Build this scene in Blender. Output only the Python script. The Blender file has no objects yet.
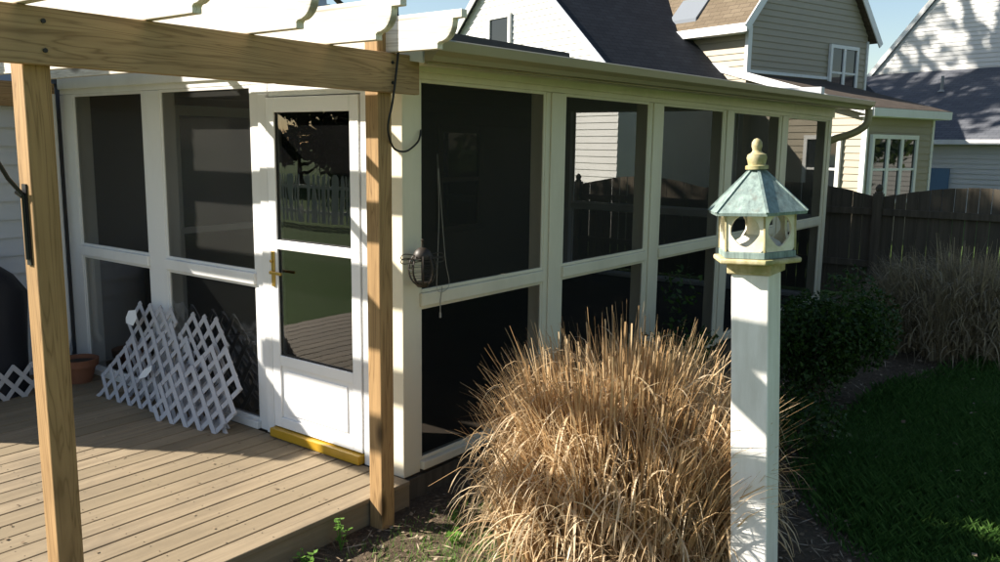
import bpy, math, random
from mathutils import Vector, Matrix
R = math.radians
rnd = random.Random(7)
S = bpy.context.scene
COL = S.collection

# ------------------------------------------------------------------ camera, sky, sun, exposure
cam = bpy.data.cameras.new('camera'); camo = bpy.data.objects.new('camera', cam); COL.objects.link(camo)
cam.sensor_width = 36; cam.lens = 36 * 850 / 1000; cam.clip_start = .05; cam.clip_end = 900
pitch, yaw, roll = R(9.039), R(37.362), R(.725)
fwd = Vector((math.cos(yaw)*math.cos(pitch), math.sin(yaw)*math.cos(pitch), -math.sin(pitch)))
rt = Vector((math.sin(yaw), -math.cos(yaw), 0)); up = rt.cross(fwd)
r2 = rt*math.cos(roll) + up*math.sin(roll); u2 = -rt*math.sin(roll) + up*math.cos(roll)
camo.matrix_world = Matrix(((r2.x, u2.x, -fwd.x, -3.312), (r2.y, u2.y, -fwd.y, -3.194), (r2.z, u2.z, -fwd.z, 1.85), (0, 0, 0, 1)))
S.camera = camo
SUN = Vector((1, -1.62, -1.22)).normalized()
w = bpy.data.worlds.new('World'); S.world = w; w.use_nodes = True
nt = w.node_tree; bg = nt.nodes['Background']; sk = nt.nodes.new('ShaderNodeTexSky')
sk.sky_type = 'NISHITA'; sk.sun_disc = False
sk.sun_elevation = math.asin(-SUN.z); sk.sun_rotation = math.atan2(-SUN.x, -SUN.y) % (2*math.pi)
sk.air_density = 1.1; sk.dust_density = .6
nt.links.new(sk.outputs[0], bg.inputs[0]); bg.inputs[1].default_value = .06
sl = bpy.data.lights.new('sun', 'SUN'); sl.energy = 5; sl.angle = R(.53); sl.color = (1, .93, .82)
so = bpy.data.objects.new('sun', sl); COL.objects.link(so); so.rotation_euler = SUN.to_track_quat('-Z', 'Y').to_euler()
so.location = (-6, 12, 12)
vs = S.view_settings; vs.view_transform = 'Standard'; vs.look = 'None'; vs.gamma = 1; vs.exposure = 1.45
S.cycles.max_bounces = 10; S.cycles.transparent_max_bounces = 24

# ------------------------------------------------------------------ materials
class NT:
    def __init__(s, name):
        s.m = bpy.data.materials.new(name); s.m.use_nodes = True; s.t = s.m.node_tree
        s.b = s.t.nodes['Principled BSDF']; s.out = s.t.nodes['Material Output']
    def n(s, typ, **k):
        x = s.t.nodes.new(typ)
        for a, v in k.items(): setattr(x, a, v)
        return x
    def l(s, a, b): s.t.links.new(a, b)
    def coord(s, scale=(1, 1, 1), which='Object'):
        c = s.n('ShaderNodeTexCoord'); m = s.n('ShaderNodeMapping'); m.inputs['Scale'].default_value = scale
        s.l(c.outputs[which], m.inputs[0]); return m.outputs[0]
    def noise(s, vec, scale, detail=4, rough=.55, dist=0):
        x = s.n('ShaderNodeTexNoise'); x.inputs['Scale'].default_value = scale; x.inputs['Detail'].default_value = detail
        x.inputs['Roughness'].default_value = rough; x.inputs['Distortion'].default_value = dist
        if vec: s.l(vec, x.inputs['Vector'])
        return x.outputs['Fac']
    def ramp(s, fac, stops):
        x = s.n('ShaderNodeValToRGB'); e = x.color_ramp.elements
        while len(e) < len(stops): e.new(.5)
        for i, (p, c) in enumerate(stops): e[i].position = p; e[i].color = (*c, 1)
        s.l(fac, x.inputs[0]); return x.outputs[0]
    def mix(s, fac, a, b, mode='MIX'):
        x = s.n('ShaderNodeMix', data_type='RGBA', blend_type=mode)
        for i, v in ((0, fac), (6, a), (7, b)):
            if hasattr(v, 'is_output'): s.l(v, x.inputs[i])
            elif i == 0: x.inputs[0].default_value = v
            else: x.inputs[i].default_value = (*v, 1)
        return x.outputs[2]
    def bump(s, h, strength=.3, dist=.01):
        x = s.n('ShaderNodeBump'); x.inputs['Strength'].default_value = strength; x.inputs['Distance'].default_value = dist
        s.l(h, x.inputs['Height']); s.l(x.outputs[0], s.b.inputs['Normal'])
    def island(s): return s.n('ShaderNodeNewGeometry').outputs['Random Per Island']
    def fin(s, col=None, rough=.6, spec=.4):
        if col is not None:
            if hasattr(col, 'is_output'): s.l(col, s.b.inputs['Base Color'])
            else: s.b.inputs['Base Color'].default_value = (*col, 1)
        s.b.inputs['Roughness'].default_value = rough; s.b.inputs['Specular IOR Level'].default_value = spec
        return s.m

def mul(c, k): return tuple(x*k for x in c)
def paint(name, c, dirt=(.35, .32, .26), amount=.25, rough=.5, scale=3, streak=(1, 1, 1)):
    t = NT(name); v = t.coord(streak)
    a = t.noise(v, scale, 6, .65); b = t.noise(t.coord(), 60, 3)
    f = t.ramp(a, [(.45, (0, 0, 0)), (.8, (amount,)*3)])
    col = t.mix(f, c, mul(c, .55) if dirt is None else tuple(.5*x+.5*y*x for x, y in zip(c, dirt)))
    t.bump(b, .06, .004); return t.fin(col, rough)
def wood(name, base, dark, axis, rough=.7, knots=True):
    t = NT(name); sc = [26, 26, 26]; sc[axis] = 1.1
    v = t.coord(tuple(sc)); a = t.noise(v, 1.0, 6, .6, .6)
    sc2 = [9, 9, 9]; sc2[axis] = .55
    b = t.noise(t.coord(tuple(sc2)), 1.0, 3, .5, 1.6)
    rings = t.n('ShaderNodeMath', operation='MULTIPLY'); t.l(b, rings.inputs[0]); rings.inputs[1].default_value = 9
    fr = t.n('ShaderNodeMath', operation='PINGPONG'); t.l(rings.outputs[0], fr.inputs[0]); fr.inputs[1].default_value = .5
    c1 = t.ramp(a, [(.3, dark), (.62, base)])
    c2 = t.ramp(fr.outputs[0], [(.0, mul(dark, .8)), (.16, mul(base, .9)), (.5, mul(base, 1.12))])
    col = t.mix(.62, c1, c2)
    if knots:
        sc3 = [5, 5, 5]; sc3[axis] = 2.2
        vo = t.n('ShaderNodeTexVoronoi'); vo.inputs['Scale'].default_value = 1; t.l(t.coord(tuple(sc3)), vo.inputs['Vector'])
        k = t.ramp(vo.outputs['Distance'], [(.12, (1, 1, 1)), (.24, (0, 0, 0))])
        col = t.mix(k, col, mul(dark, .35))
    sc4 = [34, 34, 34]; sc4[axis] = .8
    ck = t.noise(t.coord(tuple(sc4)), 1, 2, .4)
    col = t.mix(t.ramp(ck, [(.70, (0, 0, 0)), (.76, (.75,)*3)]), col, mul(dark, .4))
    big = t.noise(t.coord((2, 2, 2)), 1.3, 3)
    col = t.mix(t.ramp(big, [(.45, (0, 0, 0)), (.75, (.45,)*3)]), col, mul(base, .6))
    t.bump(a, .35, .004); return t.fin(col, rough, .25)

M = {}
M['white_trim'] = paint('white_trim', (.76, .755, .745), amount=.45, rough=.42, streak=(1, 1, .3))
M['trim_warm_bounce'] = paint('trim_warm_bounce', (.73, .665, .51), amount=.5, rough=.45, streak=(1, 1, .3))  # white trim of the side wall, with warm bounce light tinted into its colour
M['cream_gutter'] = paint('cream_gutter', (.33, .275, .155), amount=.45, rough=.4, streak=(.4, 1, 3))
M['vinyl_white'] = paint('vinyl_white', (.80, .80, .80), amount=.15, rough=.45)
M['siding_white'] = paint('siding_white', (.60, .595, .58), amount=.12, rough=.5, scale=1)
M['siding_beige'] = paint('siding_beige', (.34, .295, .215), amount=.2, rough=.5, scale=1)
M['siding_grey'] = paint('siding_grey', (.52, .55, .60), amount=.2, rough=.5, scale=1)
M['blue_panel'] = paint('blue_panel', (.11, .20, .31), amount=.3)
M['pine_x'] = wood('pine_along', (.39, .26, .135), (.22, .13, .06), 0)
M['pine_z'] = wood('pine_upright', (.38, .235, .105), (.22, .125, .048), 2)
M['pine_y'] = wood('pine_rafter', (.80, .75, .66), (.6, .52, .4), 1)
M['brass'] = NT('brass').fin((.55, .36, .10), .35); M['brass'].node_tree.nodes['Principled BSDF'].inputs['Metallic'].default_value = .8
M['black_iron'] = paint('black_iron', (.012, .012, .013), amount=.3, rough=.45)
M['bronze'] = paint('bronze', (.03, .022, .016), amount=.3, rough=.5)
M['string'] = paint('string', (.33, .30, .25), amount=.2, rough=.9)
M['cable'] = paint('cable', (.01, .01, .01), amount=.1, rough=.5)
M['terracotta'] = paint('terracotta', (.22, .09, .05), amount=.5, rough=.85, scale=8)
M['soil'] = paint('soil', (.05, .035, .025), amount=.6, rough=1, scale=12)
M['cover'] = paint('cover', (.014, .016, .024), amount=.3, rough=.55)
M['paper'] = paint('paper', (.78, .78, .78), amount=.1, rough=.7)
M['threshold'] = paint('threshold', (.46, .27, .02), amount=.6, rough=.35, scale=7)
M['stone_grey'] = paint('stone_grey', (.3, .3, .29), amount=.4, rough=.9)
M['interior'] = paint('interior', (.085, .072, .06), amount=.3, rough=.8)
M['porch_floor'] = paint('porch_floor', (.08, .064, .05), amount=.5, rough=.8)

t = NT('deck_boards')
v = t.coord((1.2, 22, 22)); a = t.noise(v, 1, 6, .65, .4); isl = t.island()
c = t.ramp(a, [(.28, (.175, .132, .084)), (.7, (.325, .255, .168))])
c = t.mix(t.ramp(isl, [(0, (0, 0, 0)), (1, (.75,)*3)]), c, (.185, .145, .09))
st = t.noise(t.coord((1, 1.3, 1)), 1.6, 7, .7)
c = t.mix(t.ramp(st, [(.5, (0, 0, 0)), (.72, (.5,)*3)]), c, (.12, .095, .066))
t.bump(a, .3, .004); M['deck'] = t.fin(c, .75, .25)

t = NT('roof_shingles_dark')
def shingle(name, c1, c2):
    t = NT(name); br = t.n('ShaderNodeTexBrick'); t.l(t.coord((1, 1, 1), 'UV'), br.inputs['Vector'])
    br.inputs['Scale'].default_value = 1; br.inputs['Brick Width'].default_value = .32; br.inputs['Row Height'].default_value = .14
    br.inputs['Mortar Size'].default_value = .008; br.offset = .5
    br.inputs['Color1'].default_value = (*c1, 1); br.inputs['Color2'].default_value = (*c2, 1); br.inputs['Mortar'].default_value = (*mul(c1, .35), 1)
    n = t.noise(t.coord((1, 1, 1), 'UV'), 45, 4); big = t.noise(t.coord((1, 1, 1), 'UV'), .7, 4)
    col = t.mix(.35, br.outputs[0], t.ramp(n, [(.3, mul(c1, .5)), (.7, mul(c2, 1.5))]))
    col = t.mix(t.ramp(big, [(.4, (0, 0, 0)), (.8, (.4,)*3)]), col, mul(c1, .7))
    t.bump(br.outputs['Fac'], -.4, .01); return t.fin(col, .95, .15)
M['shingle_dark'] = shingle('shingle_dark', (.028, .030, .036), (.045, .048, .056))
M['shingle_slate'] = shingle('shingle_slate', (.075, .080, .095), (.12, .125, .14))
M['shingle_brown'] = shingle('shingle_brown', (.115, .088, .06), (.17, .135, .095))
M['shingle_brown_shaded'] = shingle('shingle_brown_shaded', (.06, .047, .038), (.10, .08, .064))  # brown shingles darkened, the gable's shade put into the low roof's colour

def screen(name, fac, col, gloss, grough):
    t = NT(name); t.t.nodes.remove(t.b)
    tr = t.n('ShaderNodeBsdfTransparent'); tr.inputs[0].default_value = (.96, .96, .95, 1)
    df = t.n('ShaderNodeBsdfDiffuse'); df.inputs[0].default_value = (*col, 1)
    m1 = t.n('ShaderNodeMixShader'); nz = t.noise(t.coord(), 2.2, 3)
    mr = t.n('ShaderNodeMapRange'); t.l(nz, mr.inputs[0]); mr.inputs[3].default_value = fac-.06; mr.inputs[4].default_value = fac+.06
    t.l(mr.outputs[0], m1.inputs[0]); t.l(tr.outputs[0], m1.inputs[1]); t.l(df.outputs[0], m1.inputs[2])
    g = t.n('ShaderNodeBsdfGlossy'); g.inputs['Roughness'].default_value = grough
    m2 = t.n('ShaderNodeMixShader'); t.l(m1.outputs[0], m2.inputs[1]); t.l(g.outputs[0], m2.inputs[2])
    fr = t.n('ShaderNodeFresnel'); fr.inputs[0].default_value = 1.45
    k = t.n('ShaderNodeMath', operation='MULTIPLY'); t.l(fr.outputs[0], k.inputs[0]); k.inputs[1].default_value = gloss
    t.l(k.outputs[0], m2.inputs[0])
    if gloss > .5:
        wv = t.noise(t.coord((1, 1, .35)), 3.0, 2); bp = t.n('ShaderNodeBump'); bp.inputs['Strength'].default_value = .05; bp.inputs['Distance'].default_value = .02
        t.l(wv, bp.inputs['Height']); t.l(bp.outputs[0], g.inputs['Normal'])
    t.l(m2.outputs[0], t.out.inputs[0]); return t.m
M['screen'] = screen('insect_screen', .56, (.034, .034, .031), .06, .25)
M['vinyl_glaze'] = screen('clear_vinyl', .5, (.012, .013, .012), .28, .06)
M['glass'] = screen('door_glass', .12, (.03, .03, .03), 2.6, .004)
M['window_glass'] = NT('window_glass').fin((.012, .015, .017), .03, .5)
M['window_glass'].node_tree.nodes['Principled BSDF'].inputs['IOR'].default_value = 1.45
t = NT('skylight'); M['skylight'] = t.fin((.2, .22, .25), .1, .8)

t = NT('birdhouse_post_paint')
a = t.noise(t.coord((6, 6, 1.2)), 2, 6, .7); c = t.ramp(a, [(.4, (.80, .785, .75)), (.75, (.62, .60, .55))]); t.bump(a, .1, .003)
M['post_paint'] = t.fin(c, .45)
t = NT('birdhouse_body_paint')
a = t.noise(t.coord(), 9, 6, .7); c = t.ramp(a, [(.42, (.74, .70, .58)), (.72, (.52, .45, .30))]); t.bump(a, .15, .003)
M['body_paint'] = t.fin(c, .5)
t = NT('lichen_wood')
a = t.noise(t.coord(), 22, 6, .7); b = t.noise(t.coord(), 7, 3)
c = t.ramp(a, [(.35, (.30, .25, .11)), (.6, (.48, .42, .26))]); c = t.mix(t.ramp(b, [(.5, (0, 0, 0)), (.7, (.8,)*3)]), c, (.20, .21, .07)); t.bump(a, .3, .004)
M['lichen'] = t.fin(c, .85)
t = NT('verdigris_copper')
a = t.noise(t.coord((22, 22, 2.0)), 1.6, 7, .75); b = t.noise(t.coord(), 30, 4)
c = t.ramp(a, [(.28, (.08, .10, .09)), (.42, (.14, .19, .18)), (.6, (.23, .30, .275)), (.8, (.36, .42, .385))]); c = t.mix(t.ramp(b, [(.55, (0, 0, 0)), (.75, (.5,)*3)]), c, (.12, .10, .08))
t.bump(a, .2, .004); M['verdigris'] = t.fin(c, .6, .3)
t = NT('weathered_fence')
a = t.noise(t.coord((20, 20, 1)), 1.0, 6, .6); isl = t.island()
c = t.ramp(a, [(.3, (.060, .049, .037)), (.7, (.13, .108, .080))]); c = t.mix(t.ramp(isl, [(0, (0, 0, 0)), (1, (.6,)*3)]), c, (.07, .062, .05)); t.bump(a, .4, .005)
M['fence'] = t.fin(c, .9, .15)
t = NT('picket_paint'); a = t.noise(t.coord((8, 8, 1)), 1, 4); M['picket'] = t.fin(t.ramp(a, [(.3, (.62, .6, .55)), (.7, (.78, .76, .7))]), .8)

M['lattice_vinyl'] = paint('lattice_vinyl', (.42, .42, .45), amount=.4, rough=.5)
def leaf(name, c1, c2, c3, trans=.35, rough=.5):
    t = NT(name); isl = t.island(); c = t.ramp(isl, [(0, c1), (.5, c2), (1, c3)])
    t.fin(c, rough, .3); td = t.n('ShaderNodeBsdfTranslucent'); t.l(c, td.inputs[0])
    mx = t.n('ShaderNodeMixShader'); mx.inputs[0].default_value = trans
    t.l(t.b.outputs[0], mx.inputs[1]); t.l(td.outputs[0], mx.inputs[2]); t.l(mx.outputs[0], t.out.inputs[0]); return t.m
M['dry_blade'] = leaf('dry_blade', (.32, .19, .085), (.53, .35, .175), (.70, .53, .32), .4)
M['bent_blade'] = leaf('bent_blade', (.42, .28, .15), (.62, .46, .27), (.78, .64, .44), .35)
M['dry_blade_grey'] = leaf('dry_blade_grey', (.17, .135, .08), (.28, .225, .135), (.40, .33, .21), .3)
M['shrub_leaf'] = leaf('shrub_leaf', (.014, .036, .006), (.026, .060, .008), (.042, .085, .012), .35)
M['weed_leaf'] = leaf('weed_leaf', (.09, .20, .03), (.13, .27, .04), (.18, .33, .06), .4)
M['grass_blade'] = leaf('grass_blade', (.04, .10, .02), (.065, .145, .03), (.10, .19, .045), .35)
M['tree_leaf'] = leaf('tree_leaf', (.05, .085, .02), (.085, .13, .03), (.13, .17, .05), .4)
M['tree_leaf_dark'] = leaf('tree_leaf_dark', (.015, .035, .012), (.025, .05, .016), (.04, .07, .02), .3)
M['litter'] = leaf('litter', (.10, .065, .04), (.22, .16, .10), (.40, .32, .23), .1, .9)
M['bark'] = paint('bark', (.10, .075, .055), amount=.6, rough=.95, scale=6, streak=(3, 3, .5))

t = NT('lawn_ground'); v = t.coord()
a = t.noise(v, .8, 6, .6); b = t.noise(v, 40, 5, .7)
c = t.ramp(b, [(.3, (.045, .085, .02)), (.7, (.10, .17, .04))]); c = t.mix(t.ramp(a, [(.45, (0, 0, 0)), (.75, (.6,)*3)]), c, (.11, .13, .05)); t.bump(b, .8, .03)
M['lawn'] = t.fin(c, .95, .1)
t = NT('mulch_soil'); v = t.coord()
a = t.noise(v, 55, 6, .75); b = t.noise(v, 3.5, 4)
c = t.ramp(a, [(.3, (.07, .052, .036)), (.55, (.135, .10, .068)), (.75, (.32, .25, .18))]); c = t.mix(t.ramp(b, [(.45, (0, 0, 0)), (.65, (.45,)*3)]), c, (.17, .135, .095)); t.bump(a, 1, .03)
M['mulch'] = t.fin(c, 1, .1)

# ------------------------------------------------------------------ mesh builder
class MB:
    def __init__(s): s.v = []; s.f = []; s.uv = {}
    def add(s, vs, fs):
        k = len(s.v); s.v += [tuple(p) for p in vs]; s.f += [tuple(i+k for i in f) for f in fs]; return s
    def box(s, x0, x1, y0, y1, z0, z1):
        return s.add([(x, y, z) for z in (z0, z1) for y in (y0, y1) for x in (x0, x1)],
                     [(0, 2, 3, 1), (4, 5, 7, 6), (0, 1, 5, 4), (2, 6, 7, 3), (0, 4, 6, 2), (1, 3, 7, 5)])
    def bar(s, p, q, w, h, upv=(0, 0, 1)):
        p = Vector(p); q = Vector(q); d = (q-p).normalized(); a = d.cross(Vector(upv))
        if a.length < 1e-4: a = d.cross(Vector((1, 0, 0)))
        a.normalize(); b = a.cross(d); a *= w/2; b *= h/2
        return s.add([c+e for c in (p, q) for e in (-a-b, a-b, a+b, -a+b)],
                     [(0, 3, 2, 1), (4, 5, 6, 7), (0, 1, 5, 4), (1, 2, 6, 5), (2, 3, 7, 6), (3, 0, 4, 7)])
    def tube(s, pts, r, n=8):
        pts = [Vector(p) for p in pts]; rs = r if isinstance(r, (list, tuple)) else [r]*len(pts)
        k = len(s.v); a = None
        for i, p in enumerate(pts):
            d = (pts[min(i+1, len(pts)-1)] - pts[max(i-1, 0)]).normalized()
            if a is None: a = d.orthogonal().normalized()
            a = (a - d*a.dot(d)).normalized(); b = d.cross(a)
            for j in range(n):
                t_ = 2*math.pi*j/n; s.v.append(tuple(p + (a*math.cos(t_)+b*math.sin(t_))*rs[i]))
        for i in range(len(pts)-1):
            for j in range(n):
                s.f.append((k+i*n+j, k+i*n+(j+1) % n, k+(i+1)*n+(j+1) % n, k+(i+1)*n+j))
        s.f.append(tuple(k+j for j in range(n))[::-1]); s.f.append(tuple(k+(len(pts)-1)*n+j for j in range(n))); return s
    def lathe(s, prof, c=(0, 0, 0), n=20, rot=0):
        k = len(s.v)
        for r, z in prof:
            for j in range(n):
                t_ = 2*math.pi*j/n+rot; s.v.append((c[0]+r*math.cos(t_), c[1]+r*math.sin(t_), c[2]+z))
        for i in range(len(prof)-1):
            for j in range(n): s.f.append((k+i*n+j, k+i*n+(j+1) % n, k+(i+1)*n+(j+1) % n, k+(i+1)*n+j))
        if prof[0][0] > 1e-5: s.f.append(tuple(k+j for j in range(n))[::-1])
        if prof[-1][0] > 1e-5: s.f.append(tuple(k+(len(prof)-1)*n+j for j in range(n)))
        return s
    def prism(s, poly, ext):
        e = Vector(ext); n = len(poly); a = [Vector(p) for p in poly]
        nn = Vector((0, 0, 0))
        for i in range(n): nn += a[i].cross(a[(i+1) % n])
        if nn.dot(e) > 0: a.reverse()
        return s.add(a+[p+e for p in a], [tuple(range(n)), tuple(range(2*n-1, n-1, -1))]+[((i+1) % n, i, n+i, n+(i+1) % n) for i in range(n)])
    def roofslab(s, a, b, c, d, th):      # eave a->b, ridge d<-c ; uv in metres
        P = [Vector(p) for p in (a, b, c, d)]; nrm = (P[1]-P[0]).cross(P[3]-P[0]).normalized()
        if nrm.z < 0: nrm = -nrm
        k = len(s.v); s.v += [tuple(p) for p in P]+[tuple(p-nrm*th) for p in P]
        fs = [(0, 1, 2, 3), (7, 6, 5, 4), (0, 4, 5, 1), (1, 5, 6, 2), (2, 6, 7, 3), (3, 7, 4, 0)]
        ex = (P[1]-P[0]).normalized(); ey = nrm.cross(ex)
        for f in fs:
            s.uv[len(s.f)] = [((Vector(s.v[k+i])-P[0]).dot(ex), (Vector(s.v[k+i])-P[0]).dot(ey)) for i in f]
            s.f.append(tuple(k+i for i in f))
        return s

W = {}
def wm(o): return W.get(o.name, Matrix.Identity(4))
def put(name, mb, mat, parent=None, local=False, bevel=0, smooth=None):
    me = bpy.data.meshes.new(name)
    vv = mb.v
    if parent is not None and not local:
        inv = wm(parent).inverted(); vv = [inv @ Vector(p) for p in vv]
    me.from_pydata(vv, [], mb.f); me.materials.append(M[mat])
    if mb.uv:
        u = me.uv_layers.new(name='UVMap')
        for i, p in enumerate(me.polygons):
            if i in mb.uv:
                for li, c in zip(p.loop_indices, mb.uv[i]): u.data[li].uv = c
    if smooth:
        me.polygons.foreach_set('use_smooth', [True]*len(me.polygons)); me.set_sharp_from_angle(angle=R(smooth))
    me.update()
    o = bpy.data.objects.new(name, me); COL.objects.link(o)
    if parent is not None: o.parent = parent; W[o.name] = wm(parent)
    if bevel:
        b = o.modifiers.new('bevel', 'BEVEL'); b.width = bevel; b.segments = 2; b.limit_method = 'ANGLE'; b.angle_limit = R(40)
    return o
def tag(o, label, cat, group=None, kind=None):
    if label: o['label'] = label
    if cat: o['category'] = cat
    if group: o['group'] = group
    if kind: o['kind'] = kind
    return o
def thing(name, label, cat, loc=(0, 0, 0), rz=0, group=None):
    o = bpy.data.objects.new(name, None); COL.objects.link(o); o.location = loc; o.rotation_euler = (0, 0, rz)
    o.empty_display_size = .2
    W[o.name] = Matrix.Translation(loc) @ Matrix.Rotation(rz, 4, 'Z'); return tag(o, label, cat, group)
def single(name, mb, mat, label, cat, loc, group=None, bevel=0, smooth=None):
    mb.v = [tuple(Vector(p)-Vector(loc)) for p in mb.v]
    o = put(name, mb, mat, None, bevel=bevel, smooth=smooth); o.location = loc; return tag(o, label, cat, group)
def struct(name, mb, mat, kind='structure'):
    o = put(name, mb, mat); o['kind'] = kind; return o

def smoothpts(p, n=5):
    p = [Vector(q) for q in p]; o = []
    for i in range(len(p)-1):
        a, b, c, d = p[max(i-1, 0)], p[i], p[i+1], p[min(i+2, len(p)-1)]
        for k in range(n):
            t_ = k/n; o.append(.5*((2*b)+(c-a)*t_+(2*a-5*b+4*c-d)*t_*t_+(3*b-a-3*c+d)*t_**3))
    return o+[p[-1]]
# lap siding on a wall polygon given as (s, z) pairs; fn(s, z, out) -> point
def clip(poly, z, keep_above):
    out = []
    for i in range(len(poly)):
        a, b = poly[i], poly[(i+1) % len(poly)]
        ina = (a[1] >= z) == keep_above or a[1] == z; inb = (b[1] >= z) == keep_above or b[1] == z
        if ina: out.append(a)
        if ina != inb:
            k = (z-a[1])/(b[1]-a[1]); out.append((a[0]+k*(b[0]-a[0]), z))
    return out
def lap(mb, poly, fn, course=.13, lip=.02):
    z0 = min(p[1] for p in poly); z1 = max(p[1] for p in poly); z = z0
    while z < z1-.01:
        c = clip(clip(poly, z, True), z+course, False)
        if len(c) >= 3:
            mb.add([fn(s_, zz, lip*(1-(zz-z)/course)) for s_, zz in c], [tuple(range(len(c)))])
            lo = [p[0] for p in c if abs(p[1]-z) < 1e-4]
            if len(lo) >= 2:
                a, b = min(lo), max(lo); mb.add([fn(a, z, 0), fn(b, z, 0), fn(b, z, lip), fn(a, z, lip)], [(0, 1, 2, 3)])
        z += course
    return mb

G = -.16   # ground level below the deck
# ------------------------------------------------------------------ ground
mb = MB(); mb.add([(-300, -300, G), (300, -300, G), (300, 300, G), (-300, 300, G)], [(0, 1, 2, 3)]); struct('lawn', mb, 'lawn')
bed = [(-4.4, -.3), (0, .2), (9, .2), (9, -2.1), (7.6, -2.4), (6.6, -2.38), (5.4, -2.05), (4.3, -1.58), (3.4, -1.5), (2.4, -1.6), (1.8, -1.75), (1.2, -2.1), (.7, -2.6), (0, -2.75), (-1, -2.3), (-2.2, -1.9), (-4.4, -1.9)]
mb = MB(); mb.add([(x, y, G+.006) for x, y in bed], [tuple(range(len(bed)))[::-1]]); struct('mulch_bed', mb, 'mulch')
def inside(x, y, poly=bed):
    c = False; j = len(poly)-1
    for i in range(len(poly)):
        if (poly[i][1] > y) != (poly[j][1] > y) and x < (poly[j][0]-poly[i][0])*(y-poly[i][1])/(poly[j][1]-poly[i][1])+poly[i][0]: c = not c
        j = i
    return c

# ------------------------------------------------------------------ main house (behind and left of the porch)
H = thing('main_house', 'blue grey sided house wing behind the deck, left of the screened porch', 'house', (-1, 4.2, G))
wall = MB()
lap(wall, [(-2.1, G), (0, G), (0, 2.26), (-2.1, 2.26)], lambda s_, z, o: (s_, 3.80-o, z), .14)
lap(wall, [(3.8, G), (8, G), (8, 2.3), (3.8, 2.3)], lambda s_, z, o: (-2.1-o, s_, z), .14)
wall.box(-2.09, .0, 3.81, 8, G, 2.26)
put('wing_wall', wall, 'siding_grey', H)
put('wing_roof', MB().roofslab((-2.15, 3.74, 2.30), (-.9, 3.74, 2.30), (-.9, 8, 2.9), (-2.15, 8, 2.9), .06), 'shingle_dark', H)
body = MB(); body.box(-1.25, 3, 4.02, 7.2, G, 4.7)
body.box(3, 7.4, 4.0, 6.4, G, 2.75)
lap(body, [(-1.25, 2.3), (3, 2.3), (3, 4.7), (-1.25, 4.7)], lambda s_, z, o: (s_, 4.0-o, z), .14)
put('upper_wall', body, 'siding_grey', H)
put('upper_roof', MB().roofslab((-1.4, 3.7, 4.6), (3.2, 3.7, 4.6), (3.2, 5.6, 5.7), (-1.4, 5.6, 5.7), .1).roofslab((3.2, 7.5, 4.6), (-1.4, 7.5, 4.6), (-1.4, 5.6, 5.7), (3.2, 5.6, 5.7), .1), 'shingle_dark', H)
put('back_roof', MB().roofslab((3, 4.0, 2.88), (7.5, 4.0, 2.88), (7.5, 6.5, 2.95), (3, 6.5, 2.95), .08), 'shingle_dark', H)
# wall seen through the screens
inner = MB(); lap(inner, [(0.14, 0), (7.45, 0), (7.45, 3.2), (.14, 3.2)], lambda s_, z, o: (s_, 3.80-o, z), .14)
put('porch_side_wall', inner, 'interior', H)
for x0, x1, z0, z1 in ((1.05, 1.95, .03, 2.08), (2.6, 3.5, .85, 2.0), (4.6, 5.3, .85, 2.0)):
    f = MB(); wz = .09
    f.box(x0-wz, x0, 3.74, 3.79, z0, z1+wz).box(x1, x1+wz, 3.74, 3.79, z0, z1+wz).box(x0, x1, 3.74, 3.79, z1, z1+wz).box(x0, x1, 3.745, 3.79, (z0+z1)/2-.03, (z0+z1)/2+.03)
    if z0 > .5: f.box(x0-wz, x1+wz, 3.72, 3.79, z0-.06, z0)
    wf = put('window_frame', f, 'interior' if x0 > 2 else 'white_trim', H, bevel=.004)
    put('pane', MB().box(x0, x1, 3.765, 3.78, z0, z1), 'window_glass', wf)

# ------------------------------------------------------------------ screened porch
P = thing('screened_porch', 'white framed screened porch with dark screens and a cream gutter', 'porch', (3.7, 1.9, 0))
def pbox(name, mat, *b, bevel=.004):
    m = MB()
    for q in b: m.box(*q)
    return put(name, m, mat, P, bevel=bevel)
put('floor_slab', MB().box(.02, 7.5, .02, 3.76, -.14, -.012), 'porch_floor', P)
pbox('skirt_board', 'fence', (.0, 7.5, -.012, .018, G-.02, -.03))
pbox('corner_post', 'trim_warm_bounce', (0, .135, .0, .135, -.015, 2.198))
pbox('door_jamb', 'white_trim', (.004, .12, .137, .305, -.0, 2.198), (-.018, .004, .17, .30, .0, 2.14))
pbox('door_jamb', 'white_trim', (0, .12, 1.125, 1.29, 0, 2.198), (-.018, -.001, 1.125, 1.20, 0, 2.14))
pbox('wall_post', 'white_trim', (0, .12, 2.31, 2.53, 0, 2.198))
pbox('wall_post', 'white_trim', (0, .14, 3.52, 3.72, -.1, 2.198))
for x0, x1 in ((1.345, 1.57), (2.78, 3.01), (4.23, 4.46), (5.70, 5.95), (7.30, 7.5)):
    pbox('wall_post', 'trim_warm_bounce', (x0, x1, 0, .12, -.02, 2.198), (x0+.05, x1-.05, -.012, -.001, -.0, 2.198))
pbox('header', 'white_trim', (0, .12, .0, 3.72, 2.200, 2.40), (-.015, -.001, -.012, 3.72, 2.24, 2.40), (.0, .1, .31, 1.12, 2.125, 2.199))
pbox('header', 'trim_warm_bounce', (.122, 7.5, 0, .12, 2.200, 2.41), (.0, 7.52, -.02, -.001, 2.235, 2.39))
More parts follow.
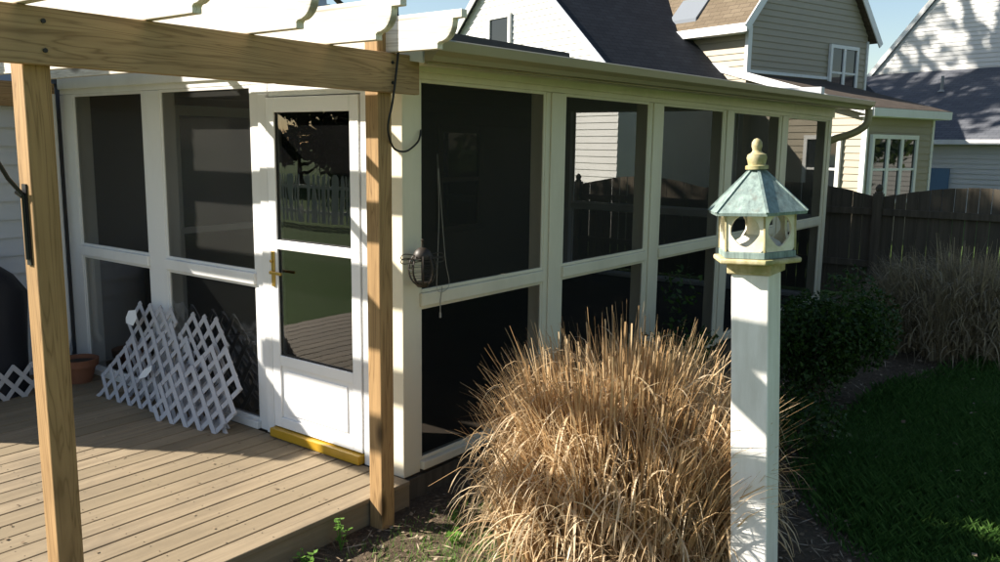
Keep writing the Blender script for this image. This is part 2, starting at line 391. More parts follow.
# panels: (along, lo, hi)
def panel(axis, lo, hi, pos, sgn, mat, sc='screen', top=2.200):
    """axis 'y' = front wall (x constant), 'x' = side wall (y constant)"""
    def bx(m, a0, a1, d0, d1, z0, z1):
        d0, d1 = sorted((pos+sgn*d0, pos+sgn*d1))
        return m.box(d0, d1, a0, a1, z0, z1) if axis == 'y' else m.box(a0, a1, d0, d1, z0, z1)
    put('rail', bx(MB(), lo, hi, -.018, .07, .955, 1.03), mat, P, bevel=.006); put('sill', bx(MB(), lo, hi, -.03, .08, .0, .05), mat, P, bevel=.006)
    b = .020; fr = MB()
    for z0, z1 in ((.05, .955), (1.03, top)):
        bx(fr, lo, lo+b, .004, .03, z0, z1); bx(fr, hi-b, hi, .004, .03, z0, z1); bx(fr, lo+b, hi-b, .004, .03, z0, z0+b); bx(fr, lo+b, hi-b, .004, .03, z1-b, z1)
    fo = put('screen_frame', fr, mat, P, bevel=.003)
    for nm, z0, z1, mm in (('screen', 1.03+b, top-b, sc), ('lower_glazing', .05+b, .955-b, 'vinyl_glaze')):
        q = MB(); d = pos+sgn*.013
        if axis == 'y': q.add([(d, lo+b, z0), (d, hi-b, z0), (d, hi-b, z1), (d, lo+b, z1)], [(0, 1, 2, 3)])
        else: q.add([(lo+b, d, z0), (hi-b, d, z0), (hi-b, d, z1), (lo+b, d, z1)], [(0, 1, 2, 3)])
        put(nm, q, mm, fo)
panel('y', 1.29, 2.31, 0, 1, 'white_trim'); panel('y', 2.53, 3.52, 0, 1, 'white_trim')
for lo, hi in ((.135, 1.345), (1.57, 2.78), (3.01, 4.23), (4.46, 5.70), (5.95, 7.30)): panel('x', lo, hi, 0, 1, 'trim_warm_bounce')
for y0, y1 in ((1.2, 1.35), (2.45, 2.6), (3.70, 3.78)): pbox('wall_post', 'white_trim', (7.38, 7.5, y0, y1, 0, 2.36))
pbox('header', 'white_trim', (7.38, 7.5, .12, 3.78, 2.36, 2.6))
for lo, hi in ((.12, 1.2), (1.35, 2.45), (2.6, 3.7)): panel('y', lo, hi, 7.5, -1, 'white_trim', 'glass' if lo > 2.5 else 'screen', 2.36)
# roof, gable infill, soffit, gutter
def pitched(mb):          # the eave and its gutter fall a little towards the near corner
    mb.v = [(x, y, z-.085*(7.7-x)/7.9) for x, y, z in mb.v]; return mb
put('roof', pitched(MB().roofslab((-.16, -.33, 2.437), (7.72, -.33, 2.437), (7.72, 3.95, 3.09), (-.16, 3.95, 3.09), .018)), 'shingle_dark', P)
put('rake_board', pitched(MB().prism([(-.155, -.29, 2.33), (-.155, 3.93, 2.97), (-.155, 3.93, 3.065), (-.155, -.29, 2.425)], (.02, 0, 0))), 'white_trim', P)
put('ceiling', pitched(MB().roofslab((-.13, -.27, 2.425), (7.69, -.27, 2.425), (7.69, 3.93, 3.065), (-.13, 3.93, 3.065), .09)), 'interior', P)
g = MB(); lap(g, [(0, 2.38), (3.95, 2.38), (3.95, 2.93), (0, 2.39)], lambda s_, z, o: (-.0-o, s_, z), .13)
put('gable_siding', g, 'siding_white', P); put('gable_siding', lap(MB(), [(0, 2.38), (3.95, 2.38), (3.95, 2.93), (0, 2.39)], lambda s_, z, o: (7.5+o, s_, z), .13), 'siding_white', P)
put('soffit', pitched(MB().box(-.13, 7.69, -.285, -.022, 2.345, 2.362)), 'trim_warm_bounce', P)
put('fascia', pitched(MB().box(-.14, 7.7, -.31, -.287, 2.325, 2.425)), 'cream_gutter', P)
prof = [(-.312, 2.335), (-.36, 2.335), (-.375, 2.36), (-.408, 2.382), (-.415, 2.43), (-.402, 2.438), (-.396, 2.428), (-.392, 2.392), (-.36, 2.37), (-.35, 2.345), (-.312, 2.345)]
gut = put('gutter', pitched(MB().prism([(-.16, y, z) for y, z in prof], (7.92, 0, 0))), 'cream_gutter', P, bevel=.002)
endc = [(-.312, 2.335), (-.36, 2.335), (-.375, 2.36), (-.408, 2.382), (-.415, 2.43), (-.312, 2.43)]
for q0 in (-.165, 7.761): put('end_cap', pitched(MB().prism([(q0, y, z) for y, z in endc], (.004, 0, 0))), 'cream_gutter', gut)
put('downspout', MB().tube(smoothpts([(7.70, -.36, 2.34), (7.70, -.36, 2.24), (7.69, -.33, 2.14), (7.65, -.20, 2.05), (7.60, .0, 1.98), (7.575, .10, 1.92), (7.57, .13, 1.8), (7.57, .13, .0)], 4), .045, 10), 'cream_gutter', gut, smooth=60)
# storm door
D = pbox('door', 'vinyl_white', (-.022, .022, 0.312, .385, .065, 2.118), (-.022, .022, 1.045, 1.118, .065, 2.118), (-.022, .022, .385, 1.045, 2.03, 2.118), (-.022, .022, .385, 1.045, 1.205, 1.262), (-.022, .022, .385, 1.045, .47, .535), (-.022, .022, .385, 1.045, .065, .13), (-.010, .012, .385, 1.045, .13, .47), (-.017, -.010, .44, .99, .16, .44), bevel=.006)
put('door_glass', MB().box(-.004, .004, .385, 1.045, 1.262, 2.03), 'glass', D); put('door_glass', MB().box(-.004, .004, .385, 1.045, .535, 1.205), 'glass', D)
gk = MB()
for z0, z1 in ((1.262, 2.03), (.535, 1.205)): gk.box(-.012, -.0045, .385, .393, z0, z1).box(-.012, -.0045, 1.037, 1.045, z0, z1).box(-.012, -.0045, .393, 1.037, z0, z0+.008)
put('glass_gasket', gk, 'black_iron', D)
put('door_handle', MB().box(-.032, -.0225, 1.066, 1.096, .97, 1.19).box(-.05, -.0325, 1.071, 1.091, 1.05, 1.07).bar((-.055, 1.081, 1.06), (-.055, .97, 1.06), .014, .018).tube([(-.0325, 1.081, 1.13), (-.05, 1.081, 1.13)], .009, 10), 'brass', D, bevel=.003)
pbox('threshold', 'threshold', (-.06, -.001, .307, 1.122, .003, .058))

# ------------------------------------------------------------------ deck
DK = thing('wooden_deck', 'tan board deck in front of the porch door', 'deck', (-2.2, 1.8, G))
m = MB(); y = -.07
while y < 3.7:
    x0 = -4.6
    cuts = [-4.6, -2.6+rnd.uniform(-.7, .7), -.022] if rnd.random() < .25 else [-4.6, -.022]
    for a, b in zip(cuts, cuts[1:]): m.box(a, b-.003, y, y+.133, -.028, rnd.uniform(-.002, 0))
    y += .142
put('boards', m, 'deck', DK, bevel=.004)
sc = MB()
for k in range(26):
    for x in [-.12-.41*j for j in range(11)]:
        for dy in (.028, .105): sc.lathe([(.003, .0), (.003, .0008)], (x+rnd.uniform(-.006, .006), -.07+.142*k+dy, 0), 6)
tag(put('screw_heads', sc, 'bronze', DK), None, None, None, 'stuff')
put('rim_joist', MB().box(-4.6, -.02, -.06, -.022, G-.03, -.030), 'deck', DK)
put('joists', MB().box(-4.5, -.03, -.0, 3.6, G-.02, -.08), 'soil', DK)

# ------------------------------------------------------------------ pergola
PG = thing('pergola', 'pale pine pergola with scroll ended rafters over the deck', 'pergola', (-1.1, 1.6, G))
for (x, top) in ((-1.93, 2.28), (-.290, 2.62)):
    put('post', MB().box(x-.046, x+.046, -.165, -.073, G-.05, top), 'pine_z', PG, bevel=.005)
bm_ = put('beam', MB().box(-2.32, -.085, -.205, -.167, 2.097, 2.286), 'pine_x', PG, bevel=.004)
for x in (-1.93, -.290):
    for dz in (2.145, 2.24): put('bolt', MB().tube([(x+.012, -.204, dz), (x+.012, -.211, dz)], .008, 8), 'black_iron', bm_)
put('ledger', MB().box(-2.10, -.03, 3.73, 3.768, 2.10, 2.286), 'pine_x', PG, bevel=.004)
def rafter(x):
    pts = [(3.72, 2.288), (-.5, 2.288)]
    pts += [(-.50, 2.31)]
    for k in range(7):
        a = R(90)*k/6; pts.append((-.508-.085*math.sin(a), 2.318+.085*(1-math.cos(a))))
    pts += [(-.593, 2.418), (-.645, 2.418), (-.645, 2.455), (3.72, 2.455)]
    return put('rafter', MB().prism([(x-.019, yy, zz) for yy, zz in pts], (.038, 0, 0)), 'pine_y', PG, bevel=.003)
r0 = rafter(-.262)
for x in (-.655, -1.08, -1.53, -1.98):
    c = r0.copy(); COL.objects.link(c); c.parent = PG; c.location.x += x+.262
s0 = put('slat', MB().box(-2.2, -.1, .85, .90, 2.457, 2.50), 'pine_x', PG, bevel=.003)
for y in (1.78,):
    c = s0.copy(); COL.objects.link(c); c.parent = PG; c.location.y += y-.85

# plant hook on the left post
pts = []
for k in range(13):
    a = R(180*k/12*.62); pts.append((-2.012-.02-.30*math.sin(a)*1, -.12, 1.62+.0+.30*(math.cos(a)-1)*-1*0 + .0))
hk = MB(); hook = [(-1.984, -.12, 1.44), (-1.984, -.12, 1.66), (-2.03, -.12, 1.72), (-2.07, -.12, 1.80), (-2.13, -.12, 1.875), (-2.21, -.12, 1.93), (-2.30, -.12, 1.96), (-2.38, -.12, 1.95), (-2.42, -.12, 1.90), (-2.41, -.12, 1.86)]
hk.tube(hook, .008, 8); hk.tube([(-1.984, -.12, 1.66), (-1.995, -.10, 1.675)], .012, 8); hk.box(-1.982, -1.976, -.135, -.105, 1.42, 1.70)
single('plant_hook', hk, 'black_iron', 'curved black iron plant hook on the left pergola post', 'hook', (-2.01, -.12, 1.44), smooth=50)
# hanging cable
pts = []
for k in range(9): pts.append((-.272-.0*k, -.225, 2.47-.33*k/8))
pts = [(-.225, -.19, 2.475), (-.239, -.22, 2.42), (-.259, -.222, 2.254), (-.289, -.218, 2.063), (-.305, -.20, 1.943), (-.272, -.18, 1.871), (-.175, -.12, 1.824), (-.062, -.08, 1.814), (.041, -.04, 1.838), (.109, -.02, 1.875), (.134, -.012, 1.929)]
single('hanging_cable', MB().tube(smoothpts(pts), .0055, 8), 'cable', 'black cable looping from the pergola beam to the porch corner', 'cable', (-.26, -.2, 1.8), smooth=60)
single('rope_loop', MB().tube(smoothpts([(-.25, -.185, 2.44), (-.235, -.2, 2.465), (-.215, -.21, 2.44), (-.20, -.215, 2.39)]), .004, 6), 'black_iron', 'short dark wire tied on the last scroll ended rafter beside the tall pergola post', 'wire', (-.25, -.19, 2.45), smooth=60)

# ------------------------------------------------------------------ bug shaped wire lantern on the porch corner
L = thing('bug_lantern', 'bronze wire bug ornament with round cage body on the porch corner', 'ornament', (.06, -.09, 1.10))
cg = MB(); c0 = Vector((.06, -.09, 1.185))
for k in range(8):
    a = math.pi*k/8*2; ring = []
    for j in range(11):
        b = R(-80+160*j/10); ring.append(c0+Vector((.075*math.cos(b)*math.cos(a), .075*math.cos(b)*math.sin(a), .095*math.sin(b))))
    cg.tube(ring, .0048, 5)
for zz in (-.06, -.03, 0, .03, .06): cg.tube([c0+Vector((.075*math.sqrt(1-(zz/.096)**2)*math.cos(R(20*k)), .075*math.sqrt(1-(zz/.096)**2)*math.sin(R(20*k)), zz)) for k in range(19)], .0016, 4)
put('cage', cg, 'bronze', L, smooth=60)
put('head', MB().lathe([(.05, .06), (.052, .075), (.04, .10), (.02, .115), (.008, .118), (.006, .15), (.011, .158), (.0, .166)], c0, 14), 'bronze', L, smooth=50)
put('base', MB().lathe([(.0, -.10), (.03, -.098), (.04, -.085), (.04, -.07)], c0, 14), 'bronze', L, smooth=50)
for sx in (-1, 1):
    wg = smoothpts([c0+Vector((-.03*sx*0-.02, .0, .07)), c0+Vector((-.09*sx, .04*sx, .085)), c0+Vector((-.115*sx, .05*sx, .07)), c0+Vector((-.10*sx, .04*sx, .055)), c0+Vector((-.02, 0, .065))])
    put('wing', MB().tube(wg, .003, 5).tube([q+Vector((0, 0, -.022)) for q in wg], .003, 5), 'bronze', L, smooth=60)
st = MB(); st.tube(smoothpts([(.30, .02, 1.80), (.295, .0, 1.5), (.27, -.012, 1.2), (.25, -.025, 1.05), (.30, -.025, 1.02), (.36, -.022, 1.06), (.34, -.01, 1.2), (.315, .0, 1.5), (.305, .02, 1.80)]), .0017, 5)
st.tube([(.30, -.021, 1.05), (.28, -.024, .96), (.28, -.024, .90)], .003, 5)
st.lathe([(.0, .0), (.007, .004), (.006, .03), (.0, .045)], (.28, -.024, .87), 8)
single('pull_cord', st, 'string', 'pale looped pull cord hanging over the rail of the first side screen', 'cord', (.3, -.02, .9), smooth=60)

# ------------------------------------------------------------------ broken lattice leaning on the front wall
def lattice(label, base0, base1, outline, lean, pitch_=.128, wd=.032, group='broken lattice pieces leaning on the porch'):
    """outline in (s, h): s along base, h up the sheet; lean = metres towards the wall per metre of height"""
    b0 = Vector((*base0, .0)); b1 = Vector((*base1, .0)); ex = (b1-b0).normalized()
    ey = Vector((lean, 0, 1)).normalized(); nz = ex.cross(ey).normalized()
    T = thing('lattice_panel', label, 'lattice', (*((b0+b1)/2).xy, .0), 0, group)
    hs = 1.2; pts_ = [(p_[0], p_[1]/hs) for p_ in outline]
    cells = set()
    for i in range(-40, 60):
        for j in range(-40, 60):
            cs, ch = (i-j)*pitch_/2, (i+j+1)*pitch_/2
            if inside(cs, ch, pts_): cells.add((i, j))
    ei = {(i, j+d) for i, j in cells for d in (0, 1)}; ej = {(i+d, j) for i, j in cells for d in (0, 1)}
    def node(i, j): return (i-j)*pitch_/2, (i+j)*pitch_/2*hs
    def runs(edges, ax):
        out_ = []
        for e in sorted(edges):
            prev = (e[0]-1, e[1]) if ax == 0 else (e[0], e[1]-1)
            if prev in edges: continue
            k = 1
            while ((e[0]+k, e[1]) if ax == 0 else (e[0], e[1]+k)) in edges: k += 1
            out_.append((node(*e), node(e[0]+k, e[1]) if ax == 0 else node(e[0], e[1]+k)))
        return out_
    for ax, off in ((0, .0), (1, .0075)):
        m_ = MB()
        for a, b in runs(ei if ax == 0 else ej, ax):
            A_ = b0+ex*a[0]+ey*a[1]+nz*off; B_ = b0+ex*b[0]+ey*b[1]+nz*off; dd = (B_-A_).normalized()*wd*.42
            m_.bar(A_-dd, B_+dd, wd, .0068, nz)
        put('slats', m_, 'lattice_vinyl', T, bevel=.0015)
    return T
lattice('wide white vinyl lattice piece in front, with ragged slanting top', (-.30, 2.80), (-.20, 1.45), [(0, .0), (.10, .3), (.22, .42), (.36, .44), (.5, .52), (.72, .55), (.9, .42), (1.05, .3), (1.3, .25), (1.36, .0), (.8, -.0)], .30)
lattice('tall white vinyl lattice piece standing behind the wider ones, against the screen frame', (-.16, 2.62), (-.13, 1.5), [(0, 0), (0, .3), (.0, .68), (.44, .66), (.5, .52), (.62, .5), (.64, .64), (1.06, .62), (1.04, .4), (1.12, 0)], .12)
lattice('small white vinyl lattice piece nearest the door, half in sunlight', (-.33, 1.95), (-.22, 1.30), [(0, .0), (.0, .30), (.2, .42), (.38, .50), (.56, .40), (.62, .2), (.55, -.0)], .32)
lattice('white vinyl lattice strip lying low by the dark grill cover', (-.52, 3.19), (-1.62, 3.19), [(0, 0), (0, .22), (1.1, .22), (1.1, 0)], .0, group=None)
def scrap(label, c, du, dv):
    c = Vector(c); du = Vector(du); dv = Vector(dv)
    m = MB(); n = du.cross(dv).normalized()*.002
    m.prism([c, c+du*.7, c+du+dv*.55, c+du*.8+dv, c+dv*.8+du*.12, c-du*.08+dv*.3], n)
    single('paper_scrap', m, 'paper', label, 'paper', tuple(c), 'paper tags caught on the lattice')
scrap('upper white paper tag caught in the tall lattice piece', (-.19, 2.56, .56), (.0, -.13, -.01), (.03, .02, .11))
scrap('lower white paper tag caught in the wide lattice piece', (-.245, 2.33, .20), (.0, -.13, .04), (.03, -.02, .08))

# flowerpot, covered grill
pt = thing('flower_pot', 'terracotta flowerpot by the left end post of the porch', 'flowerpot', (-.20, 3.28, 0))
put('pot', MB().lathe([(.085, 0), (.12, .12), (.125, .13), (.14, .13), (.145, .185), (.128, .185), (.122, .14), (.0, .14)], (-.20, 3.28, 0), 24), 'terracotta', pt, smooth=40)
put('potting_soil', MB().lathe([(.0, .165), (.1, .16), (.124, .155)], (-.20, 3.28, 0), 24), 'soil', pt)
m = MB(); prof_ = []
for z, a, b in ((0, .60, .30), (.35, .58, .29), (.75, .60, .30), (.88, .52, .28), (1.02, .36, .24), (1.08, .22, .16), (1.10, .05, .05)):
    prof_.append((z, a, b))
n = 28; k0 = 0
for z, a, b in prof_:
    for j in range(n):
        t_ = 2*math.pi*j/n; e = .5
        cx = math.copysign(abs(math.cos(t_))**e, math.cos(t_)); cy = math.copysign(abs(math.sin(t_))**e, math.sin(t_))
        rr = 1+rnd.uniform(-.035, .035)
        m.v.append((-1.12+a*cx*rr, 3.48+b*.9*cy*rr, z))
for i in range(len(prof_)-1):
    for j in range(n): m.f.append((i*n+j, i*n+(j+1) % n, (i+1)*n+(j+1) % n, (i+1)*n+j))
m.f.append(tuple(range((len(prof_)-1)*n, len(prof_)*n)))
single('covered_grill', m, 'cover', 'barbecue grill under a dark cover, behind the left pergola post', 'grill', (-1.12, 3.48, 0), smooth=60)
ds = MB().tube([(-.10, 3.66, 2.2), (-.10, 3.66, .28), (-.13, 3.64, .2)], .035, 10)
single('drain_pipe', ds, 'white_trim', 'white drain pipe beside the left end post of the porch', 'pipe', (-.1, 3.66, .2), smooth=60)

# ------------------------------------------------------------------ birdhouse on its post
BX, BY, BR = .098, -2.005, R(182)
B = thing('birdhouse', 'cream hexagonal birdhouse with green copper roof on a white post', 'birdhouse', (BX, BY, G), BR)
z0 = -G   # local z = world z + .16
def lz(z): return z+z0
put('post', MB().box(-.078, .078, -.078, .078, -.05, lz(1.352)), 'post_paint', B, local=True, bevel=.006)
put('collar', MB().box(-.092, .092, -.092, .092, lz(1.353), lz(1.400)), 'lichen', B, local=True, bevel=.006)
put('tray', MB().lathe([(.178, lz(1.401)), (.183, lz(1.406)), (.183, lz(1.418)), (.178, lz(1.422))], (0, 0, 0), 6, R(30)), 'lichen', B, local=True, bevel=.003)
put('base_band', MB().lathe([(.160, lz(1.423)), (.160, lz(1.449))], (0, 0, 0), 6, R(30)), 'verdigris', B, local=True, bevel=.002)
# body walls with onion shaped openings: each face is a strip with a hole, built as a ring of quads
rad = .155; ap = rad*math.cos(R(30)); hw = rad*math.sin(R(30)); zb, zt = lz(1.45), lz(1.61); zc = (zb+zt)/2
body = MB()
def hole(k, n=28):
    a = 2*math.pi*k/n; x = .059*math.cos(a); z = .063*math.sin(a)
    if math.sin(a) < -.2: x *= .62+.38*(1+math.sin(a))/.8
    return x, z+.002
for f in range(6):
    ang = R(60*f); nx, ny = math.cos(ang), math.sin(ang); tx, ty = -ny, nx; n = 28
    def pt_(x, z, d): return (nx*(ap-d)+tx*x, ny*(ap-d)+ty*x, z)
    inn = [hole(k) for k in range(n)]; out = []
    for k in range(n):
        a = 2*math.pi*k/n; cx, cz = math.cos(a), math.sin(a); H_ = (zt-zb)/2
        s_ = min(hw/max(abs(cx), 1e-6), H_/max(abs(cz), 1e-6)); out.append((cx*s_, cz*s_))
    for d0, flip in ((0, False), (.009, True)):
        vs_ = [pt_(x, zc+z, d0) for x, z in inn]+[pt_(x*(1 if d0 == 0 else .94), zc+z, d0) for x, z in out]
        fs = [(k, (k+1) % n, n+(k+1) % n, n+k) for k in range(n)]
        body.add(vs_, [q[::-1] for q in fs] if not flip else fs)
    vs_ = [pt_(x, zc+z, 0) for x, z in inn]+[pt_(x, zc+z, .009) for x, z in inn]
    body.add(vs_, [(k, (k+1) % n, n+(k+1) % n, n+k) for k in range(n)])
put('body', body, 'body_paint', B, local=True)
for f in range(6):
    cx_, cy_ = rad*1.005*math.cos(R(60*f+30)), rad*1.005*math.sin(R(60*f+30)); put('corner_trim', MB().bar((cx_, cy_, zb), (cx_, cy_, zt), .007, .007), 'lichen', B, local=True)
put('seed_tube', MB().lathe([(.0, zb), (.11, zb+.001), (.09, zb+.03), (.04, zb+.06), (.035, zt-.02), (.0, zt-.01)], (0, 0, 0), 16), 'body_paint', B, local=True, smooth=40)
B_LEAN = Matrix.Rotation(R(-2.9), 4, Vector((math.cos(R(21)), math.sin(R(21)), 0))) @ Matrix.Rotation(BR, 4, 'Z')
B.rotation_euler = B_LEAN.to_euler()   # the whole post leans a little
rf = MB()
for f in range(6):
    a0, a1 = R(60*f+30), R(60*f+90); e = .204
    p0 = Vector((e*math.cos(a0), e*math.sin(a0), lz(1.607))); p1 = Vector((e*math.cos(a1), e*math.sin(a1), lz(1.607)))
    q0 = Vector((.028*math.cos(a0), .028*math.sin(a0), lz(1.772))); q1 = Vector((.028*math.cos(a1), .028*math.sin(a1), lz(1.772)))
    rows = 6
    for i in range(rows):
        b0, b1 = p0.lerp(q0, i/rows), p1.lerp(q1, i/rows); c0_, c1_ = p0.lerp(q0, (i+1)/rows), p1.lerp(q1, (i+1)/rows)
        rf.add([b0, b1, c1_, c0_], [(0, 1, 2, 3)])
    rf.add([p0, p1, p1*.985-Vector((0, 0, .012))+Vector((0, 0, .015*lz(1.607))), p0*.985-Vector((0, 0, .012))+Vector((0, 0, .015*lz(1.607)))], [(3, 2, 1, 0)])
    rf.bar(p0, q0, .011, .008)
rf.lathe([(.197, lz(1.598)), (.198, lz(1.602))], (0, 0, 0), 6, R(30))
put('roof', rf, 'verdigris', B, local=True)
put('finial', MB().lathe([(.045, lz(1.772)), (.045, lz(1.7862)), (.034, lz(1.7891)), (.036, lz(1.8005)), (.040, lz(1.8176)), (.036, lz(1.8309)), (.024, lz(1.8366)), (.018, lz(1.8433)), (.017, lz(1.8499)), (.021, lz(1.8622)), (.020, lz(1.8784)), (.012, lz(1.8907)), (.0, lz(1.8955))], (0, 0, 0), 20), 'lichen', B, local=True, smooth=40)

# ------------------------------------------------------------------ fence across the back of the yard
FX = 9.0
F = thing('board_fence', 'dark weathered board fence with arched top behind the porch and grasses', 'fence', (FX, 0, G))
posts_y = [-.24+2.4*k for k in range(-3, 7)]
for i, y in enumerate(posts_y):
    p_ = put('post', MB().box(FX-.06, FX+.06, y-.06, y+.06, G, 1.27), 'fence', F, bevel=.005)
    put('finial', MB().lathe([(.05, 1.27), (.055, 1.29), (.035, 1.30), (.045, 1.325), (.05, 1.345), (.04, 1.37), (.015, 1.395), (0, 1.405)], (FX, y, 0), 14), 'fence', p_, smooth=40)
for y0, y1 in zip(posts_y, posts_y[1:]):
    m = MB(); nb = 16; wd = (y1-y0-.12)/nb
    for k in range(nb):
        a = y0+.06+k*wd; gap = rnd.choice((.003, .004, .006, .012)); rise = lambda yy: 1.22+.17*math.sin(math.pi*(yy-y0)/(y1-y0))
        j = rnd.uniform(-.004, .004)
        m.prism([(FX+.035, a+gap/2, G+.03), (FX+.035, a+wd-gap/2, G+.03), (FX+.035, a+wd-gap/2, rise(a+wd)+j), (FX+.035, a+gap/2, rise(a)+j)], (.016, 0, 0))
    bp = put('board_panel', m, 'fence', F)
    for q0 in (.98, .26): put('rail', MB().box(FX-.01, FX+.034, y0+.061, y1-.061, q0, q0+.09), 'fence', F, bevel=.004)

# ------------------------------------------------------------------ plants
def blade(mb, p, out, L_, w0, up_, droop, segs=5, tip=.15, twist=0):
    """arching blade: starts at p, leans along out, droops"""
    side = Vector((-out.y, out.x, 0)).normalized()
    if side.length < .1: side = Vector((1, 0, 0))
    side = (side*math.cos(twist)+out*math.sin(twist)).normalized()
    k = len(mb.v); q = Vector(p); d = (out*(1-up_)+Vector((0, 0, up_))).normalized(); st_ = L_/segs
    for i in range(segs+1):
        t_ = i/segs; ww = w0*(1-(1-tip)*t_)*.5
        mb.v.append(tuple(q-side*ww)); mb.v.append(tuple(q+side*ww))
        q = q+d*st_; d = (d+Vector((0, 0, -droop*st_*(.4+1.6*t_)))+out*droop*.15*st_).normalized()
    for i in range(segs): mb.f.append((k+2*i, k+2*i+1, k+2*i+3, k+2*i+2))
def clump(name, label, cx, cy, Rx, Hh, n, mat, seed, group):
    """a mound: stems grown in tufts over a wide foot, leaves bending over and hanging down outside"""
    r_ = random.Random(seed); T = thing(name, label, 'ornamental grass', (cx, cy, G), 0, group)
    tufts = []
    for i in range(46):
        a = r_.uniform(0, 2*math.pi); rr = Rx*.80*math.sqrt(r_.random()); tufts.append((rr*math.cos(a), rr*math.sin(a), r_.uniform(.82, 1.12), r_.gauss(0, .2), r_.gauss(0, .2)))
    def spot(sig):
        tx, ty, hk_, lx, ly = r_.choice(tufts); x = tx+r_.gauss(0, sig); y = ty+r_.gauss(0, sig); k = min(1.15, math.hypot(x, y)/(Rx*.85))
        return x, y, k, hk_, lx, ly
    m1 = MB()
    for i in range(n):
        x, y, k, hk_, lx, ly = spot(.055); o = Vector((x/(Rx*.85)+lx+r_.gauss(0, .22), y/(Rx*.85)+ly+r_.gauss(0, .22), 0)); ol = max(o.length, .05)
        top = Hh*hk_*math.sqrt(max(.16, 1-.5*k*k)); L_ = top*r_.uniform(.72, 1.12)
        blade(m1, Vector((cx+x, cy+y, G)), o.normalized(), L_, r_.choice((.006, .009, .012, .016, .022)), max(.72, .99-.15*min(ol, 1.3)+r_.uniform(-.06, .02)), max(0, r_.gauss(.25+.9*k, .5))*(1 if mat == 'dry_blade' else 1.9), 6, .15, r_.uniform(-1.4, 1.4))
    put('arching_leaves', m1, mat, T)
    m2 = MB()
    for i in range(n//3 if mat == 'dry_blade' else n//14):
        x, y, k, hk_, lx, ly = spot(.045); o = Vector((x/Rx*.8+lx+r_.gauss(0, .1), y/Rx*.8+ly+r_.gauss(0, .1), 0))
        L_ = Hh*hk_*r_.uniform(.82, 1.06)*math.sqrt(max(.12, 1-.58*k*k))
        blade(m2, Vector((cx+x, cy+y, G)), o.normalized(), L_, r_.choice((.006, .009, .013)), max(.74, .99-.17*o.length), r_.uniform(0, .2), 3, .75, r_.uniform(-1.5, 1.5))
    put('stems', m2, mat, T)
    m3 = MB()
    for i in range(int(n*.75)):
        a = r_.uniform(0, 2*math.pi); el = math.asin(r_.uniform(.12, .97)); rr = r_.uniform(.74, 1.04)
        q = Vector((cx+Rx*rr*math.cos(a)*math.cos(el)**.7, cy+Rx*rr*math.sin(a)*math.cos(el)**.7, G+Hh*.86*rr*math.sin(el)))
        a2 = a+r_.gauss(0, 1.0); out = Vector((math.cos(a2), math.sin(a2), 0))
        blade(m3, q, out, r_.uniform(.12, .46), r_.choice((.007, .011, .015, .021)), r_.uniform(.1, .85), r_.uniform(5, 14), 8, .1, r_.uniform(-1.5, 1.5))
    put('bent_leaves', m3, 'bent_blade' if mat == 'dry_blade' else mat, T)
    return T
clump('ornamental_grass', 'large sunlit mound of dry golden grass between the porch and the white post', .30, -1.22, .63, 1.06, 4600, 'dry_blade', 3, 'dry ornamental grasses')
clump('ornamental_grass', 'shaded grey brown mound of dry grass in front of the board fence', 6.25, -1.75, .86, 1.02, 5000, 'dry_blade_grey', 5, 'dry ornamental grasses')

def leafcloud(mb, r_, cx, cy, cz, rx, ry, rz_, n, size, lumps=9):
    lum = [(Vector((max(-.8, min(.8, r_.gauss(0, .42))), max(-.8, min(.8, r_.gauss(0, .42))), r_.gauss(0, .38))), r_.uniform(.35, .62)) for _ in range(lumps)]
    for i in range(n):
        c_, rad_ = r_.choice(lum); d = Vector((r_.gauss(0, 1), r_.gauss(0, 1), r_.gauss(0, 1))).normalized()*rad_*(r_.random()**.4)
        q = c_+d; p = Vector((cx+q.x*rx, cy+q.y*ry, cz+q.z*rz_))
        if p.z < G+.01: continue
        nrm = (d.normalized()*.6+Vector((r_.gauss(0, .6), r_.gauss(0, .6), r_.gauss(.3, .6)))).normalized()
        a = nrm.orthogonal().normalized(); a = (Matrix.Rotation(r_.uniform(0, 6.28), 3, nrm) @ a); b = nrm.cross(a); s_ = size*r_.uniform(.6, 1.3)
        mb.add([p-a*s_*.5, p+b*s_*.26, p+a*s_*.6, p-b*s_*.26], [(0, 1, 2, 3)])
def shrub(label, cx, cy, rx, ry, hh, n, size, mat, seed, group='green shrubs along the porch'):
    r_ = random.Random(seed); T = thing('green_shrub', label, 'shrub', (cx, cy, G), 0, group); m_ = MB()
    leafcloud(m_, r_, cx, cy, G+hh*.5, rx, ry, hh*.52, n, size, 26); put('foliage', m_, mat, T)
    s2 = MB()
    for k in range(9):
        a = r_.uniform(0, 6.28); s2.tube([(cx+.04*math.cos(a), cy+.04*math.sin(a), G-.02), (cx+rx*.25*math.cos(a), cy+ry*.25*math.sin(a), G+hh*.35), (cx+rx*.5*math.cos(a+.3), cy+ry*.5*math.sin(a+.3), G+hh*.7)], [.012, .009, .004], 5)
    put('stems', s2, 'bark', T)
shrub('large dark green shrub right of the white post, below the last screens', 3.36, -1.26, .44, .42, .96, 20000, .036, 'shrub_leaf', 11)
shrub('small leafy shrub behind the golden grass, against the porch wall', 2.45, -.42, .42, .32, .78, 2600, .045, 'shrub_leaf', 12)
shrub('low spreading green shrub at the edge of the lawn, right of the white post', 2.15, -1.40, .55, .36, .42, 3500, .038, 'shrub_leaf', 13)

